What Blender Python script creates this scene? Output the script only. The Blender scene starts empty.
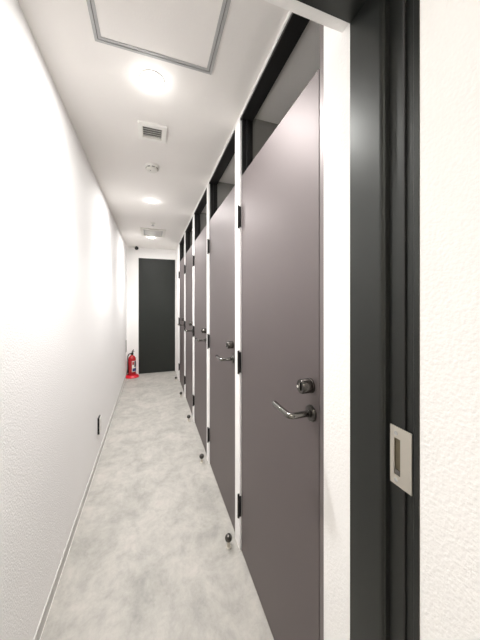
import bpy, bmesh, math, random
from mathutils import Vector, Matrix
random.seed(4)
sc = bpy.context.scene
COL = sc.collection
PI = math.pi

# ------------------------------------------------------------------ materials
def s2l(c):
    return tuple(((v/255)/12.92 if v/255 <= .04045 else ((v/255+.055)/1.055)**2.4) for v in c)

def mat(name, rgb, rough=.5, metal=0., spec=.5, emis=None, coat=0.):
    m = bpy.data.materials.new(name); m.use_nodes = True
    b = m.node_tree.nodes['Principled BSDF']
    b.inputs['Base Color'].default_value = (*s2l(rgb), 1)
    b.inputs['Roughness'].default_value = rough
    b.inputs['Metallic'].default_value = metal
    b.inputs['Specular IOR Level'].default_value = spec
    b.inputs['Coat Weight'].default_value = coat
    if emis:
        b.inputs['Emission Color'].default_value = (*s2l(rgb), 1)
        b.inputs['Emission Strength'].default_value = emis
    return m

def noise_bump(m, scale, strength, dist, detail=3., stretch=None, vary=0.):
    nt = m.node_tree; b = nt.nodes['Principled BSDF']
    tc = nt.nodes.new('ShaderNodeTexCoord'); n = nt.nodes.new('ShaderNodeTexNoise')
    src = tc.outputs['Object']
    if stretch:
        mp = nt.nodes.new('ShaderNodeMapping'); mp.inputs['Scale'].default_value = stretch
        nt.links.new(src, mp.inputs['Vector']); src = mp.outputs['Vector']
    nt.links.new(src, n.inputs['Vector'])
    n.inputs['Scale'].default_value = scale; n.inputs['Detail'].default_value = detail
    bp = nt.nodes.new('ShaderNodeBump'); bp.inputs['Strength'].default_value = strength
    bp.inputs['Distance'].default_value = dist
    nt.links.new(n.outputs['Fac'], bp.inputs['Height']); nt.links.new(bp.outputs['Normal'], b.inputs['Normal'])
    return m

M = {}
M['plaster'] = noise_bump(mat('white textured wallpaper', (244, 243, 242), .75, spec=.25), 150, .42, .004, 3)
M['ceil'] = noise_bump(mat('white ceiling paper', (236, 233, 230), .85, spec=.2), 130, .15, .003, 3)
M['stall'] = mat('stall paint', (150, 149, 145), .8)
M['door'] = noise_bump(mat('taupe laminate', (110, 102, 102), .52, metal=.65, spec=.8), 60, .06, .002, 5, (1, 1, .03))
M['frame'] = mat('taupe frame', (118, 110, 110), .44, metal=.5, spec=.8)
M['black'] = mat('black powder coat', (30, 29, 29), .42, spec=.45)
M['blackm'] = mat('black satin metal', (47, 49, 47), .38, metal=.6, spec=.7)
M['hinge'] = mat('hinge black', (20, 18, 17), .4)
M['gap'] = mat('gap black', (18, 17, 17), .7)
M['fardoor'] = mat('charcoal laminate', (34, 37, 34), .5, spec=.35)
M['steel'] = mat('brushed steel', (118, 116, 112), .16, metal=1.)
M['chrome'] = mat('dark chrome', (84, 82, 79), .3, metal=1.)
M['lockm'] = mat('lock metal', (88, 85, 82), .22, metal=1.)
M['plate'] = mat('satin nickel plate', (205, 200, 190), .38, metal=.75)
M['brass'] = mat('strike pocket', (120, 112, 92), .4, metal=.6)
M['white'] = mat('white plastic', (236, 235, 231), .45)
M['ivory'] = mat('offwhite plastic', (222, 220, 214), .5)
M['darkgrey'] = mat('vent shade', (128, 127, 125), .8)
M['alu'] = mat('aluminium trim', (178, 178, 178), .45, metal=.2)
M['base'] = mat('baseboard vinyl', (196, 194, 190), .5)
M['red'] = mat('red enamel', (178, 10, 24), .22, coat=.4)
M['redp'] = mat('red plastic', (206, 26, 46), .35)
M['blackp'] = mat('black plastic', (22, 22, 22), .4)
M['rubber'] = mat('rubber', (30, 29, 28), .6)
M['lens'] = mat('camera lens black', (12, 12, 14), .12)
M['labelw'] = mat('label white', (228, 226, 220), .5)
M['labelb'] = mat('label blue', (40, 52, 110), .5)
M['labelk'] = mat('label black', (28, 28, 34), .5)
M['glow'] = mat('lamp lens', (255, 250, 240), .5, emis=9.)
M['greyplate'] = mat('grey plate', (118, 116, 113), .5)

def floor_mat():
    m = bpy.data.materials.new('concrete look vinyl'); m.use_nodes = True
    nt = m.node_tree; b = nt.nodes['Principled BSDF']; L = nt.links.new
    tc = nt.nodes.new('ShaderNodeTexCoord')
    def noise(scale, detail, rough, dist=0., st=(1, 1, 1)):
        mp = nt.nodes.new('ShaderNodeMapping'); mp.inputs['Scale'].default_value = st
        L(tc.outputs['Object'], mp.inputs['Vector'])
        n = nt.nodes.new('ShaderNodeTexNoise'); n.inputs['Scale'].default_value = scale
        n.inputs['Detail'].default_value = detail; n.inputs['Roughness'].default_value = rough
        n.inputs['Distortion'].default_value = dist
        L(mp.outputs['Vector'], n.inputs['Vector']); return n.outputs['Fac']
    def ramp(src, stops):
        r = nt.nodes.new('ShaderNodeValToRGB'); e = r.color_ramp.elements
        while len(e) < len(stops): e.new(.5)
        for q, (p, c) in zip(e, stops): q.position = p; q.color = (*s2l(c), 1)
        L(src, r.inputs['Fac']); return r.outputs['Color']
    big = ramp(noise(4.2, 10, .74, .4), [(.30, (156, 155, 150)), (.45, (172, 170, 165)), (.57, (184, 181, 176)), (.72, (193, 187, 182))])
    fine = ramp(noise(17, 8, .72, .3, (1, .75, 1)), [(.36, (196, 196, 194)), (.50, (223, 221, 218)), (.64, (239, 236, 233))])
    mx = nt.nodes.new('ShaderNodeMix'); mx.data_type = 'RGBA'; mx.blend_type = 'MULTIPLY'
    mx.inputs[0].default_value = .55
    L(big, mx.inputs[6]); L(fine, mx.inputs[7])
    L(mx.outputs[2], b.inputs['Base Color'])
    b.inputs['Roughness'].default_value = .48
    b.inputs['Specular IOR Level'].default_value = .35
    bp = nt.nodes.new('ShaderNodeBump'); bp.inputs['Strength'].default_value = .08; bp.inputs['Distance'].default_value = .003
    L(noise(60, 4, .6), bp.inputs['Height']); L(bp.outputs['Normal'], b.inputs['Normal'])
    return m
M['floor'] = floor_mat()

# ------------------------------------------------------------------ mesh helpers
def box(bm, x0, x1, y0, y1, z0, z1):
    v = [bm.verts.new((x, y, z)) for x in (x0, x1) for y in (y0, y1) for z in (z0, z1)]
    for f in ((0,1,3,2), (4,6,7,5), (0,4,5,1), (2,3,7,6), (0,2,6,4), (1,5,7,3)):
        bm.faces.new([v[i] for i in f])

def bevel(bm, w, seg=2):
    bmesh.ops.bevel(bm, geom=bm.edges[:], offset=w, segments=seg, affect='EDGES', profile=.5)

def prism(bm, pts, z0, z1):
    a = [bm.verts.new((x, y, z0)) for x, y in pts]; b = [bm.verts.new((x, y, z1)) for x, y in pts]
    n = len(pts)
    bm.faces.new(a[::-1]); bm.faces.new(b)
    for i in range(n): bm.faces.new((a[i], a[(i+1) % n], b[(i+1) % n], b[i]))

def lathe(bm, prof, mtx=Matrix(), n=32, a0=0., a1=2*PI):
    """prof: (radius, height) from bottom to top, around local z"""
    full = abs(a1-a0-2*PI) < 1e-6
    cnt = n if full else n+1
    rings = []
    for r, h in prof:
        if r < 1e-6 and full:
            rings.append([bm.verts.new(mtx @ Vector((0, 0, h)))])
        else:
            rings.append([bm.verts.new(mtx @ Vector((r*math.cos(a0+(a1-a0)*k/n), r*math.sin(a0+(a1-a0)*k/n), h))) for k in range(cnt)])
    for A, B in zip(rings, rings[1:]):
        for k in range(n):
            k2 = (k+1) % n if full else k+1
            if len(A) == 1 and len(B) == 1: continue
            if len(A) == 1: bm.faces.new((A[0], B[k2], B[k]))
            elif len(B) == 1: bm.faces.new((A[k], A[k2], B[0]))
            else: bm.faces.new((A[k], A[k2], B[k2], B[k]))
    if full:
        if len(rings[0]) > 1: bm.faces.new(rings[0][::-1])
        if len(rings[-1]) > 1: bm.faces.new(rings[-1])

def tube(bm, pts, r, n=14, cap_round=True):
    pts = [Vector(p) for p in pts]
    dirs = []
    for i in range(len(pts)):
        if i == 0: d = pts[1]-pts[0]
        elif i == len(pts)-1: d = pts[-1]-pts[-2]
        else: d = (pts[i+1]-pts[i]).normalized()+(pts[i]-pts[i-1]).normalized()
        dirs.append(d.normalized())
    rr = [r]*len(pts) if not isinstance(r, (list, tuple)) else list(r)
    if cap_round:
        a, d = pts[-1], dirs[-1]
        for t in (.35, .7, .92):
            pts.append(a+d*rr[-1]*t*.6 if False else a+d*r*t*.7); dirs.append(d); rr.append(r*math.sqrt(max(1-t*t, .02)))
    up = Vector((0, 0, 1)) if abs(dirs[0].z) < .9 else Vector((1, 0, 0))
    rings = []
    for p, d, q in zip(pts, dirs, rr):
        u = (up-d*up.dot(d)).normalized(); w = d.cross(u); up = u
        rings.append([bm.verts.new(p+u*q*math.cos(2*PI*k/n)+w*q*math.sin(2*PI*k/n)) for k in range(n)])
    for A, B in zip(rings, rings[1:]):
        for k in range(n): bm.faces.new((A[k], A[(k+1) % n], B[(k+1) % n], B[k]))
    bm.faces.new(rings[0][::-1]); bm.faces.new(rings[-1])

def arc(p0, p1, p2, n=8):
    p0, p1, p2 = Vector(p0), Vector(p1), Vector(p2)
    return [(1-t)**2*p0+2*t*(1-t)*p1+t*t*p2 for t in [i/n for i in range(n+1)]]

def link(name, bm, m, parent=None, smooth=False, label=None):
    bmesh.ops.recalc_face_normals(bm, faces=bm.faces[:])
    me = bpy.data.meshes.new(name); bm.to_mesh(me); bm.free()
    for p in me.polygons: p.use_smooth = smooth
    if smooth:
        try: me.set_sharp_from_angle(angle=math.radians(38))
        except Exception: pass
    me.materials.append(M[m])
    o = bpy.data.objects.new(name, me); COL.objects.link(o)
    if parent: o.parent = parent
    if label: o['label'] = label
    return o

def boxes(name, m, lst, parent=None, bev=0., label=None):
    bm = bmesh.new()
    for b in lst: box(bm, *b)
    if bev: bevel(bm, bev)
    return link(name, bm, m, parent, label=label)

def thing(name, label, cat, loc=(0, 0, 0), group=None, kind=None):
    o = bpy.data.objects.new(name, None); COL.objects.link(o); o.location = loc
    o.empty_display_size = .05
    return tag(o, label, cat, group, kind)

def tag(o, label, cat, group=None, kind=None):
    o['label'] = label; o['category'] = cat
    if group: o['group'] = group
    if kind: o['kind'] = kind
    return o

def copy_tree(o, parent=None):
    c = o.copy(); COL.objects.link(c); c.parent = parent
    for ch in list(o.children): copy_tree(ch, c)
    return c

def struct(o, label, cat): return tag(o, label, cat, kind='structure')

# ------------------------------------------------------------------ dimensions (metres); corridor runs along +Y
XL, XR = -.44, .472        # corridor faces
XD = .480                  # front of the toilet doors
H = 2.45
YB = 5.37                  # far wall
PITCH = .825
Y0, Y1 = .633, 1.373       # first door opening
TOP = 2.435                # top of transom opening
DT = 2.107                 # top of door leaf
ZB = 2.11                  # underside of beam at the doorway
YE0, YE1, YE2 = .3535, .527, .556

# ------------------------------------------------------------------ shell
struct(boxes('floor', 'floor', [(-1.2, 2.0, -1.5, 5.6, -.1, 0)]), 'grey mottled concrete-look floor running the length of the corridor', 'floor')
struct(boxes('ceiling', 'ceil', [(-1.2, 2.0, -1.5, 5.6, H, H+.1)]), 'flat white ceiling over the narrow corridor', 'ceiling')
struct(boxes('wall_left', 'plaster', [(XL-.12, XL, YE0, 5.5, 0, H)]), 'long white textured wall on the left of the corridor', 'wall')
struct(boxes('wall_back', 'plaster', [(XL, -.228, YB, YB+.12, 0, H), (-.228, .463, YB, YB+.12, 2.255, H), (.463, XR+.3, YB, YB+.12, 0, H)]),
       'white end wall around the charcoal door at the far end', 'wall')
lst = [(.477, .545, YE1, Y0, 0, H)]
for k in range(5):
    a = Y1+k*PITCH; b = Y0+(k+1)*PITCH if k < 4 else YB
    lst.append((XR, .545, a, b, 0, H))
    lst.append((XR, .545, Y0+k*PITCH, a, TOP, H))
struct(boxes('wall_right', 'plaster', lst), 'white wall strips between and around the row of taupe doors', 'wall')
lst = []
for k in range(6):
    c = Y0-.06+k*PITCH if k else Y0-.06
    lst.append((.545, 1.8, c-.03, c+.03, 0, H))
struct(boxes('wall_stalls', 'stall', lst+[(1.8, 1.9, YE1, YB, 0, H)]), 'pale grey partitions inside the toilet stalls, glimpsed through the openings above the doors', 'wall')
struct(boxes('wall_entry', 'plaster', [(.485, .60, -1.5, YE0, 0, H)]), 'white textured wall nearest the camera, right of the black doorway frame', 'wall')
struct(boxes('wall_vestibule', 'plaster', [(-1.12, -1.0, -1.4, YE0, 0, H), (-1.12, XL-.02, YE0+.001, YE2, 0, H), (-1.12, .48, -1.5, -1.4, 0, H)]),
       'white walls of the vestibule behind the camera', 'wall')
struct(boxes('trim_1', 'plaster', [(XL, .477, YE1, YE2, ZB, H)]), 'white plaster beam crossing above the doorway at top of view', 'beam')
struct(boxes('wall_above_doorway', 'plaster', [(XL, .48, YE0, YE1, ZB+.06, H)]), 'white wall above the black doorway head', 'wall')

# left skirting: flat strip with a thin pale bead along top and floor
bm = bmesh.new()
box(bm, XL, XL+.0045, YE2, YB, .004, .066)
bs = struct(link('baseboard_left', bm, 'base'), 'pale grey baseboard along the foot of the left wall', 'baseboard')
boxes('floor_bead', 'white', [(XL, XL+.006, YE2, YB, 0, .0045)], bs)

# ------------------------------------------------------------------ doorway frame (black, nearest the camera)
fr = thing('door_7', 'black metal doorway frame close to the camera at right, with strike plate', 'door frame', (.47, .44, 0), kind='structure')
def child_of(o, root):
    o.parent = root
    o.matrix_parent_inverse = Matrix.Translation(-Vector(root.location))
    return o
bm = bmesh.new()
prof = [(.60, YE1), (.4765, YE1), (.4765, .438), (.4772, .434), (.479, .4315), (.4805, .431), (.482, .4295), (.483, .427),
        (.492, .4265), (.492, .371), (.4895, .371), (.4895, .366), (.485, .366), (.484, .365), (.484, YE0+.001), (.60, YE0+.001)]
prism(bm, prof, 0, ZB)
child_of(link('jamb', bm, 'blackm'), fr)
bm = bmesh.new()
box(bm, XL, .484, YE0+.001, YE1, ZB, ZB+.06)
box(bm, XL+.045, .4765, .437, YE1-.001, ZB-.006, ZB)
child_of(link('head', bm, 'blackm'), fr)
child_of(boxes('jamb', 'blackm', [(XL, XL+.035, YE0+.001, YE1, 0, ZB-.006)]), fr)
child_of(boxes('gasket', 'rubber', [(.4875, .492, .3865, .3915, 0, ZB-.01)], bev=.001), fr)

# strike plate: faceplate with a real slot, lip and two screws
def slot_plate(bm, x0, x1, y0, y1, z0, z1, sy0, sy1, sz0, sz1):
    box(bm, x0, x1, y0, sy0, z0, z1); box(bm, x0, x1, sy1, y1, z0, z1)
    box(bm, x0, x1, sy0, sy1, z0, sz0); box(bm, x0, x1, sy0, sy1, sz1, z1)
zc = 1.078
PY0, PY1 = .3705, .4185
bm = bmesh.new()
slot_plate(bm, .4855, .488, PY0, PY1, zc-.061, zc+.061, .395, .4095, zc-.041, zc+.037)
bmesh.ops.remove_doubles(bm, verts=bm.verts[:], dist=1e-5)
pl = child_of(link('strike_plate', bm, 'plate', label='satin nickel strike plate with tall slot'), fr)
boxes('slot_pocket', 'brass', [(.4892, .4898, .395, .4095, zc-.041, zc+.037)], pl).matrix_parent_inverse = Matrix()
boxes('latch_tongue', 'steel', [(.4868, .4891, .396, .4085, zc-.0405, zc-.029)], pl, bev=.0008)
for dz in (-.051, .047):
    bm = bmesh.new()
    lathe(bm, [(0, 0), (.0042, 0), (.0038, .0007), (0, .0009)], Matrix.Translation((.4855, .405, zc+dz)) @ Matrix.Rotation(-PI/2, 4, 'Y'), 18)
    for a in (.4, .4+PI/2):
        pass
    s = link('screw', bm, 'alu', pl, True)
for c in pl.children: c.parent = pl

# ------------------------------------------------------------------ toilet doors (origin at the front foot of the latch post)
W = Y1-Y0
def make_door():
    root = thing('door_1', '', 'door', kind='structure')
    d = XD
    # frame: latch post full height, thin hinge post
    bm = bmesh.new()
    box(bm, d-.002, .545, 0, .020, 0, TOP)
    box(bm, d+.02, .545, W-.004, W, 0, DT+.004)
    link('door_frame', bm, 'frame', root)
    boxes('gap_shadow', 'gap', [(d+.012, .530, .020, .0255, .0, DT), (d-.001, d+.02, -.0, .0012, .0, TOP), (d+.003, d+.02, W-.0055, W, .0, DT)], root)  # black strips standing in for the shadow lines in the door gaps
    # leaf
    bm = bmesh.new(); box(bm, d, d+.036, .0265, W-.006, .008, DT); bevel(bm, .0012, 1)
    link('door_leaf', bm, 'door', root)
    # dark lining of the opening above the leaf
    x0, x1 = XR+.004, .545
    bm = bmesh.new()
    box(bm, x0, x1, .0205, W, TOP-.012, TOP)                     # head
    box(bm, x0+.006, x1, W-.014, W, DT+.004, TOP-.012)           # hinge side
    box(bm, x0+.032, x0+.052, W-.022, W-.014, DT+.004, TOP-.012) # stop bead
    box(bm, x0+.020, x1, .0205, .030, DT+.004, TOP-.012)         # latch side
    link('transom_lining', bm, 'black', root)
    # three hinges on the far edge
    for z in (.25, 1.06, 1.88):
        bm = bmesh.new()
        tube(bm, [(d-.014, W+.005, z-.062), (d-.014, W+.005, z+.062)], .006, 14, False)
        for zz in (z-.066, z+.062): lathe(bm, [(.0055, 0), (.0055, .004)], Matrix.Translation((d-.014, W+.005, zz)), 12)
        box(bm, XR-.0035, XR-.0005, W+.0005, W+.020, z-.0575, z+.0575)
        box(bm, XR-.0035, d, W-.0015, W+.0005, z-.0575, z+.0575)
        link('hinge', bm, 'hinge', root, True)
    # lever handle: rose, neck bending into a lever that points at the hinges
    zy, zz = .065, 1.049
    bm = bmesh.new()
    p = [(d-.006, zy, zz), (d-.062, zy, zz)]
    p += arc((d-.066, zy, zz), (d-.078, zy+.001, zz), (d-.078, zy+.013, zz), 7)
    p += [(d-.078, zy+.055, zz), (d-.077, zy+.104, zz+.001)]
    tube(bm, p, .0098, 20)
    lv = link('lever_handle', bm, 'steel', root, True, 'brushed steel lever handle')
    bm = bmesh.new()
    lathe(bm, [(.0255, 0), (.0255, .005), (.0235, .0078), (.012, .0085), (.012, .012), (.0, .012)],
          Matrix.Translation((d, zy, zz)) @ Matrix.Rotation(-PI/2, 4, 'Y'), 32)
    link('rose', bm, 'chrome', lv, True)
    # round indicator lock above the lever
    zl = 1.135
    R = Matrix.Translation((d, zy+.004, zl)) @ Matrix.Rotation(-PI/2, 4, 'Y')
    bm = bmesh.new()
    lathe(bm, [(.0235, 0), (.0235, .004), (.0225, .0048), (.0225, .036), (.0205, .039), (.0, .039)], R, 32)
    lk = link('indicator_lock', bm, 'lockm', root, True, 'round dark chrome lock')
    bm = bmesh.new(); box(bm, d-.0435, d-.038, zy+.004-.003, zy+.004+.003, zl-.012, zl+.012); bevel(bm, .001)
    link('thumb_slot', bm, 'steel', lk)
    bm = bmesh.new(); lathe(bm, [(.004, 0), (.004, .0015), (0, .0015)], Matrix.Translation((d-.039, zy+.004+.0135, zl-.003)) @ Matrix.Rotation(-PI/2, 4, 'Y'), 12)
    link('indicator_window', bm, 'labelw', lk)
    return root
DL = ['taupe toilet door nearest the camera, its lever handle large in view',
      'second taupe toilet door from the camera along the right wall',
      'third taupe toilet door from the camera, middle of the row of five',
      'fourth taupe toilet door from the camera, next to last in the row',
      'last taupe toilet door of the row, nearest the charcoal end door']
proto = make_door()
for k in range(5):
    o = proto if k == 0 else copy_tree(proto)
    o.location = (0, Y0+k*PITCH, 0)
    o.name = 'door_%d' % (k+1)
    o['label'] = DL[k]; o['group'] = 'taupe toilet doors along the right wall'

# ------------------------------------------------------------------ charcoal door at the end
e = thing('door_6', 'tall charcoal flush door in the far end wall', 'door', (.112, YB, 0), kind='structure')
child_of(boxes('door_leaf', 'fardoor', [(-.220, .455, YB+.010, YB+.05, .004, 2.247)]), e)
child_of(boxes('door_frame', 'fardoor', [(-.228, -.2215, YB+.004, YB+.11, 0, 2.255), (.4565, .463, YB+.004, YB+.11, 0, 2.255), (-.2215, .4565, YB+.004, YB+.11, 2.2485, 2.255), (-.2215, .4565, YB+.07, YB+.09, 0, 2.2485)]), e)
bm = bmesh.new()
slot = Matrix.Translation((.395, YB+.010, 1.03)) @ Matrix.Rotation(PI/2, 4, 'X')
lathe(bm, [(.026, 0), (.026, .002), (.022, .004), (.012, .005), (.012, .018), (.018, .024), (.019, .034), (.015, .040), (0, .041)], slot, 24)
child_of(link('door_knob', bm, 'blackp', None, True, 'small black knob'), e)

# ------------------------------------------------------------------ floor door stops
def make_stop():
    r = thing('door_stop', '', 'door stop', group='ball door stops on the floor')
    bm = bmesh.new(); lathe(bm, [(.0155, 0), (.0155, .003), (.012, .006), (.010, .007), (.010, .036), (0, .036)], n=24)
    link('stem', bm, 'plate', r, True)
    bm = bmesh.new()
    lathe(bm, [(0, .0315)]+[(.021*math.sin(PI*t/14), .0525-.021*math.cos(PI*t/14)) for t in range(1, 14)]+[(0, .0735)], n=28)
    link('ball', bm, 'chrome', r, True, 'dark polished ball')
    return r
SL = ['nearest steel ball door stop on the floor, between first and second doors',
      'small steel ball door stop on the floor between the second and third doors',
      'small steel ball door stop on the floor between the third and fourth doors',
      'tiny ball door stop on the floor between the fourth and fifth doors',
      'farthest ball door stop on the floor, beyond the fifth door']
sp = make_stop()
for k in range(5):
    o = sp if k == 0 else copy_tree(sp)
    o.location = (.419, 1.415+k*PITCH, 0); o['label'] = SL[k]

# ------------------------------------------------------------------ ceiling fittings
def make_downlight():
    r = thing('downlight', '', 'ceiling light', group='round downlights along the ceiling')
    bm = bmesh.new(); lathe(bm, [(.050, 0), (.050, -.002), (.052, -.004), (.056, -.003), (.057, 0)], n=40)
    link('trim_ring', bm, 'white', r, True)
    bm = bmesh.new(); lathe(bm, [(.0498, -.0005), (.0498, -.002), (.045, -.005), (.03, -.0075), (0, -.0085)], n=40)
    link('lens', bm, 'glow', r, True, 'glowing round lens')
    return r
LY = [1.29, 2.83, 4.42]
LL = ['glowing round downlight nearest the camera, by the access hatch', 'middle glowing downlight in the corridor ceiling, beyond the smoke detector',
      'farthest glowing downlight, beside the square ceiling grille']
lp = make_downlight()
POW = [7.5, 7.5, 7]
for k in range(3):
    o = lp if k == 0 else copy_tree(lp)
    o.location = (.006, LY[k], H); o['label'] = LL[k]
    ld = bpy.data.lights.new('downlight_beam', 'AREA'); ld.shape = 'DISK'; ld.size = .09
    ld.energy = POW[k]; ld.color = (1., .985, .965)
    lo = bpy.data.objects.new('downlight_beam', ld); COL.objects.link(lo); lo.location = (.006, LY[k], H-.012)
    ld = bpy.data.lights.new('downlight_core', 'SPOT'); ld.energy = 52; ld.color = (1., .985, .965); ld.shadow_soft_size = .04
    ld.spot_size = math.radians(120); ld.spot_blend = 1.
    lo = bpy.data.objects.new('downlight_core', ld); COL.objects.link(lo); lo.location = (.006, LY[k], H-.055)
    ld = bpy.data.lights.new('bloom_glow', 'POINT'); ld.energy = .40; ld.color = (1., .985, .965); ld.shadow_soft_size = .03  # extra point lamp imitating the bloom around each downlight
    lo = bpy.data.objects.new('bloom_glow', ld); COL.objects.link(lo); lo.location = (.006, LY[k], H-.04)

# unseen square lamp added behind the camera as fill light
q = thing('fill_panel', 'unseen square ceiling lamp added behind the camera as fill light', 'ceiling light', (-.25, -.75, H))
bm = bmesh.new(); box(bm, -.30, .30, -.30, .30, -.012, 0); bevel(bm, .003); link('fill_frame', bm, 'white', q)
boxes('fill_diffuser', 'glow', [(-.27, .27, -.27, .27, -.015, -.012)], q)
ld = bpy.data.lights.new('fill_beam', 'AREA'); ld.shape = 'SQUARE'; ld.size = .54; ld.energy = 1.1; ld.color = (.93, .97, 1.)
lo = bpy.data.objects.new('fill_beam', ld); COL.objects.link(lo); lo.location = (-.25, -.75, H-.02)

# access hatch with double aluminium edge
def ring(bm, x0, x1, y0, y1, w, z0, z1):
    box(bm, x0, x1, y0, y0+w, z0, z1); box(bm, x0, x1, y1-w, y1, z0, z1)
    box(bm, x0, x0+w, y0+w, y1-w, z0, z1); box(bm, x1-w, x1, y0+w, y1-w, z0, z1)
hx0, hx1, hy0, hy1 = -.212, .262, .690, 1.166
h = thing('access_hatch', 'square white ceiling access hatch edged in aluminium, nearest the camera', 'hatch', (.025, .93, H))
bm = bmesh.new(); ring(bm, hx0, hx1, hy0, hy1, .011, H-.005, H)
child_of(link('outer_frame', bm, 'alu'), h)
bm = bmesh.new(); ring(bm, hx0+.0145, hx1-.0145, hy0+.0145, hy1-.0145, .011, H-.005, H)
child_of(link('inner_frame', bm, 'alu'), h)
bm = bmesh.new(); ring(bm, hx0+.011, hx1-.011, hy0+.011, hy1-.011, .0035, H-.001, H)
child_of(link('gap_line', bm, 'darkgrey'), h)
child_of(boxes('panel', 'ceil', [(hx0+.0255, hx1-.0255, hy0+.0255, hy1-.0255, H-.003, H)]), h)

# louvred vent
vx0, vx1, vy0, vy1 = -.074, .090, 1.600, 1.758
v = thing('ceiling_vent', 'small square white louvred vent in the ceiling between downlight and smoke detector', 'vent', (.008, 1.68, H))
bm = bmesh.new(); ring(bm, vx0, vx1, vy0, vy1, .024, H-.014, H)
child_of(link('vent_frame', bm, 'white'), v)
bm = bmesh.new(); ring(bm, vx0+.024, vx1-.024, vy0+.024, vy1-.024, .004, H-.012, H)
child_of(link('inner_rim', bm, 'ivory'), v)
child_of(boxes('vent_backing', 'darkgrey', [(vx0+.028, vx1-.028, vy0+.028, vy1-.028, H-.0015, H)]), v)
for k in range(5):
    y = vy0+.036+k*.0205
    bm = bmesh.new(); prism(bm, [(0, -.0075), (.012, 0), (.011, .0016), (-.001, -.0059)], vx0+.028, vx1-.028)
    bm.transform(Matrix(((0, 0, 1, 0), (1, 0, 0, y-.008), (0, 1, 0, H-.0035), (0, 0, 0, 1))))
    child_of(link('louver', bm, 'white'), v)

# smoke detector
t = thing('smoke_detector', 'round white smoke detector on the ceiling beyond the louvred vent', 'smoke detector', (.008, 2.105, H))
bm = bmesh.new(); lathe(bm, [(.052, 0), (.052, -.012), (.049, -.016), (.035, -.018)], n=40); link('base', bm, 'white', t, True)
bm = bmesh.new(); lathe(bm, [(.044, -.016), (.044, -.027), (.038, -.037), (.022, -.042), (0, -.0425)], n=40); link('sensor_cap', bm, 'ivory', t, True)
for k in range(8):
    a = k*PI/4+.2
    bm = bmesh.new(); box(bm, .0435, .0455, -.010, .010, -.026, -.019); bm.transform(Matrix.Rotation(a, 4, 'Z')); link('slot', bm, 'darkgrey', t)
bm = bmesh.new(); lathe(bm, [(.004, -.041), (.004, -.044), (0, -.0445)], Matrix.Translation((-.012, -.014, 0)), 12); link('indicator_lamp', bm, 'darkgrey', t)

# sprinkler head
t = thing('sprinkler', 'small white sprinkler head on the ceiling before the square grille', 'sprinkler', (.022, 3.62, H))
bm = bmesh.new(); lathe(bm, [(.034, 0), (.034, -.003), (.022, -.008), (.010, -.010), (.010, -.024), (0, -.024)], n=28); link('escutcheon', bm, 'ivory', t, True)
bm = bmesh.new(); lathe(bm, [(.006, -.024), (.006, -.034), (.020, -.036), (.020, -.038), (0, -.038)], n=24); link('deflector', bm, 'alu', t, True)

# square grille by the last downlight
gx0, gx1, gy0, gy1 = -.142, .205, 3.89, 4.30
g = thing('ceiling_grille', 'large square pale grey ceiling grille beside the farthest downlight', 'vent', ((gx0+gx1)/2, (gy0+gy1)/2, H))
bm = bmesh.new(); ring(bm, gx0, gx1, gy0, gy1, .040, H-.018, H); child_of(link('grille_frame', bm, 'ivory'), g)
child_of(boxes('grille_panel', 'base', [(gx0+.055, gx1-.055, gy0+.055, gy1-.055, H-.016, H)], bev=.003), g)
bm = bmesh.new(); ring(bm, gx0+.040, gx1-.040, gy0+.040, gy1-.040, .015, H-.004, H); child_of(link('air_slot', bm, 'alu'), g)

# security camera
c = thing('security_camera', 'small white dome security camera with black lens in far left ceiling corner', 'security camera', (-.262, 5.27, H))
bm = bmesh.new(); lathe(bm, [(.056, 0), (.056, -.010), (.052, -.018), (.046, -.021)], n=36); link('mount', bm, 'white', c, True)
bm = bmesh.new(); lathe(bm, [(.044, -.019)]+[(.044*math.cos(PI/2*i/8), -.021-.040*math.sin(PI/2*i/8)) for i in range(9)], n=36); link('dome', bm, 'white', c, True)
bm = bmesh.new()
lathe(bm, [(.034, .015), (.034, .046), (.028, .050), (0, .050)], Matrix.Translation((.006, -.012, -.026)) @ Matrix.Rotation(math.radians(105), 4, 'X'), 24)
link('camera_lens', bm, 'lens', c, True, 'black lens')

# ------------------------------------------------------------------ wall fittings on the left
w = thing('wall_outlet', 'small black-sided outlet low on the left wall, halfway down the corridor', 'outlet', (XL, 2.53, .325))
child_of(boxes('outlet_box', 'blackp', [(XL, XL+.015, 2.525, 2.60, .245, .385)]), w)
child_of(boxes('outlet_cover', 'white', [(XL+.015, XL+.019, 2.527, 2.60, .245, .383)], bev=.001), w)
for z in (.285, .345):
    child_of(boxes('socket', 'ivory', [(XL+.019, XL+.020, 2.548, 2.579, z-.018, z+.018)]), w)
p = boxes('wall_plate', 'greyplate', [(XL, XL+.006, 5.17, 5.27, .47, .69)], bev=.0015)
tag(p, 'thin grey plate on the left wall just above the fire extinguisher', 'plate')

# ------------------------------------------------------------------ fire extinguisher and its stand
EX, EY = -.335, 5.22
s = thing('extinguisher_stand', 'round red floor stand holding the fire extinguisher', 'stand', (EX, EY, 0))
bm = bmesh.new(); lathe(bm, [(.125, 0), (.127, .008), (.118, .022), (.098, .040), (.090, .046), (.080, .046), (.078, .022), (0, .020)], n=44); link('tray', bm, 'redp', s, True)
fe = thing('fire_extinguisher', 'red fire extinguisher with a label, in the far left corner', 'fire extinguisher', (EX, EY, .0215))
bm = bmesh.new()
lathe(bm, [(0, 0), (.058, 0), (.066, .005), (.068, .014), (.068, .300), (.066, .322), (.058, .345), (.044, .365), (.028, .378), (.022, .384), (.022, .392), (0, .392)], n=44)
link('cylinder', bm, 'red', fe, True)
bm = bmesh.new(); lathe(bm, [(.021, .392), (.021, .405), (.016, .409), (.014, .432), (0, .432)], n=24); link('valve', bm, 'chrome', fe, True)
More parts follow.
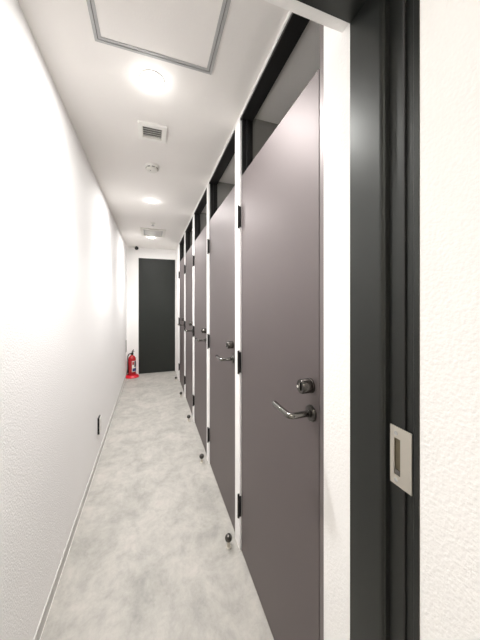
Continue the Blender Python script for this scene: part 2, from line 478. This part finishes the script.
# label curved on the body, facing the corridor
def lab(name, m, a0, a1, z0, z1, parent, r=.0685):
    bm = bmesh.new(); lathe(bm, [(r-.0004, z0), (r, z0), (r, z1), (r-.0004, z1)], n=14, a0=math.radians(a0), a1=math.radians(a1))
    return link(name, bm, m, parent, True)
lb = lab('label', 'labelw', -88, 25, .085, .285, fe)
lab('label_panel', 'labelk', -52, -8, .170, .278, lb, .0690)
lab('label_panel', 'labelb', -80, 20, .095, .150, lb, .0690)
lab('label_panel', 'red', -82, -58, .215, .270, lb, .0690)
bm = bmesh.new()
tube(bm, [(.004, -.002, .436), (.02, -.03, .452), (.035, -.075, .462)], .008, 10); link('carry_handle', bm, 'chrome', fe, True)
bm = bmesh.new()
tube(bm, [(.0, .004, .446), (.016, -.03, .474), (.028, -.07, .492)], .008, 10); link('squeeze_lever', bm, 'blackp', fe, True)
bm = bmesh.new()
tube(bm, arc((-.018, 0, .415), (-.080, -.03, .43), (-.072, -.035, .30), 12)+[Vector((-.071, -.036, .20)), Vector((-.071, -.036, .12))], .0095, 12)
hs = link('hose', bm, 'rubber', fe, True)
bm = bmesh.new(); lathe(bm, [(.009, .07), (.013, .075), (.0115, .13), (0, .13)], Matrix.Translation((-.071, -.036, 0)), 16); link('nozzle', bm, 'blackp', hs, True)
bm = bmesh.new(); lathe(bm, [(.014, 0), (.014, .010), (0, .010)], Matrix.Translation((.016, -.004, .418)) @ Matrix.Rotation(PI/2, 4, 'Y'), 20); link('gauge', bm, 'steel', fe, True)

# ------------------------------------------------------------------ world, camera, view
wd = bpy.data.worlds.new('world'); sc.world = wd; wd.use_nodes = True
wd.node_tree.nodes['Background'].inputs[0].default_value = (.9, .95, 1, 1)
wd.node_tree.nodes['Background'].inputs[1].default_value = .05
F = 258.
cd = bpy.data.cameras.new('camera'); cam = bpy.data.objects.new('camera', cd); COL.objects.link(cam)
cd.sensor_fit = 'VERTICAL'; cd.sensor_height = 36.; cd.lens = F/640*36
cd.shift_y = -18/640
cd.clip_start = .02
cam.location = (0, 0, 1.40)
cam.rotation_euler = (PI/2, 0, -math.atan(89/F))
sc.camera = cam
sc.view_settings.view_transform = 'Standard'; sc.view_settings.look = 'None'
sc.view_settings.gamma = 1; sc.view_settings.use_curve_mapping = False
sc.view_settings.exposure = .6
sc.cycles.max_bounces = 16; sc.cycles.diffuse_bounces = 10
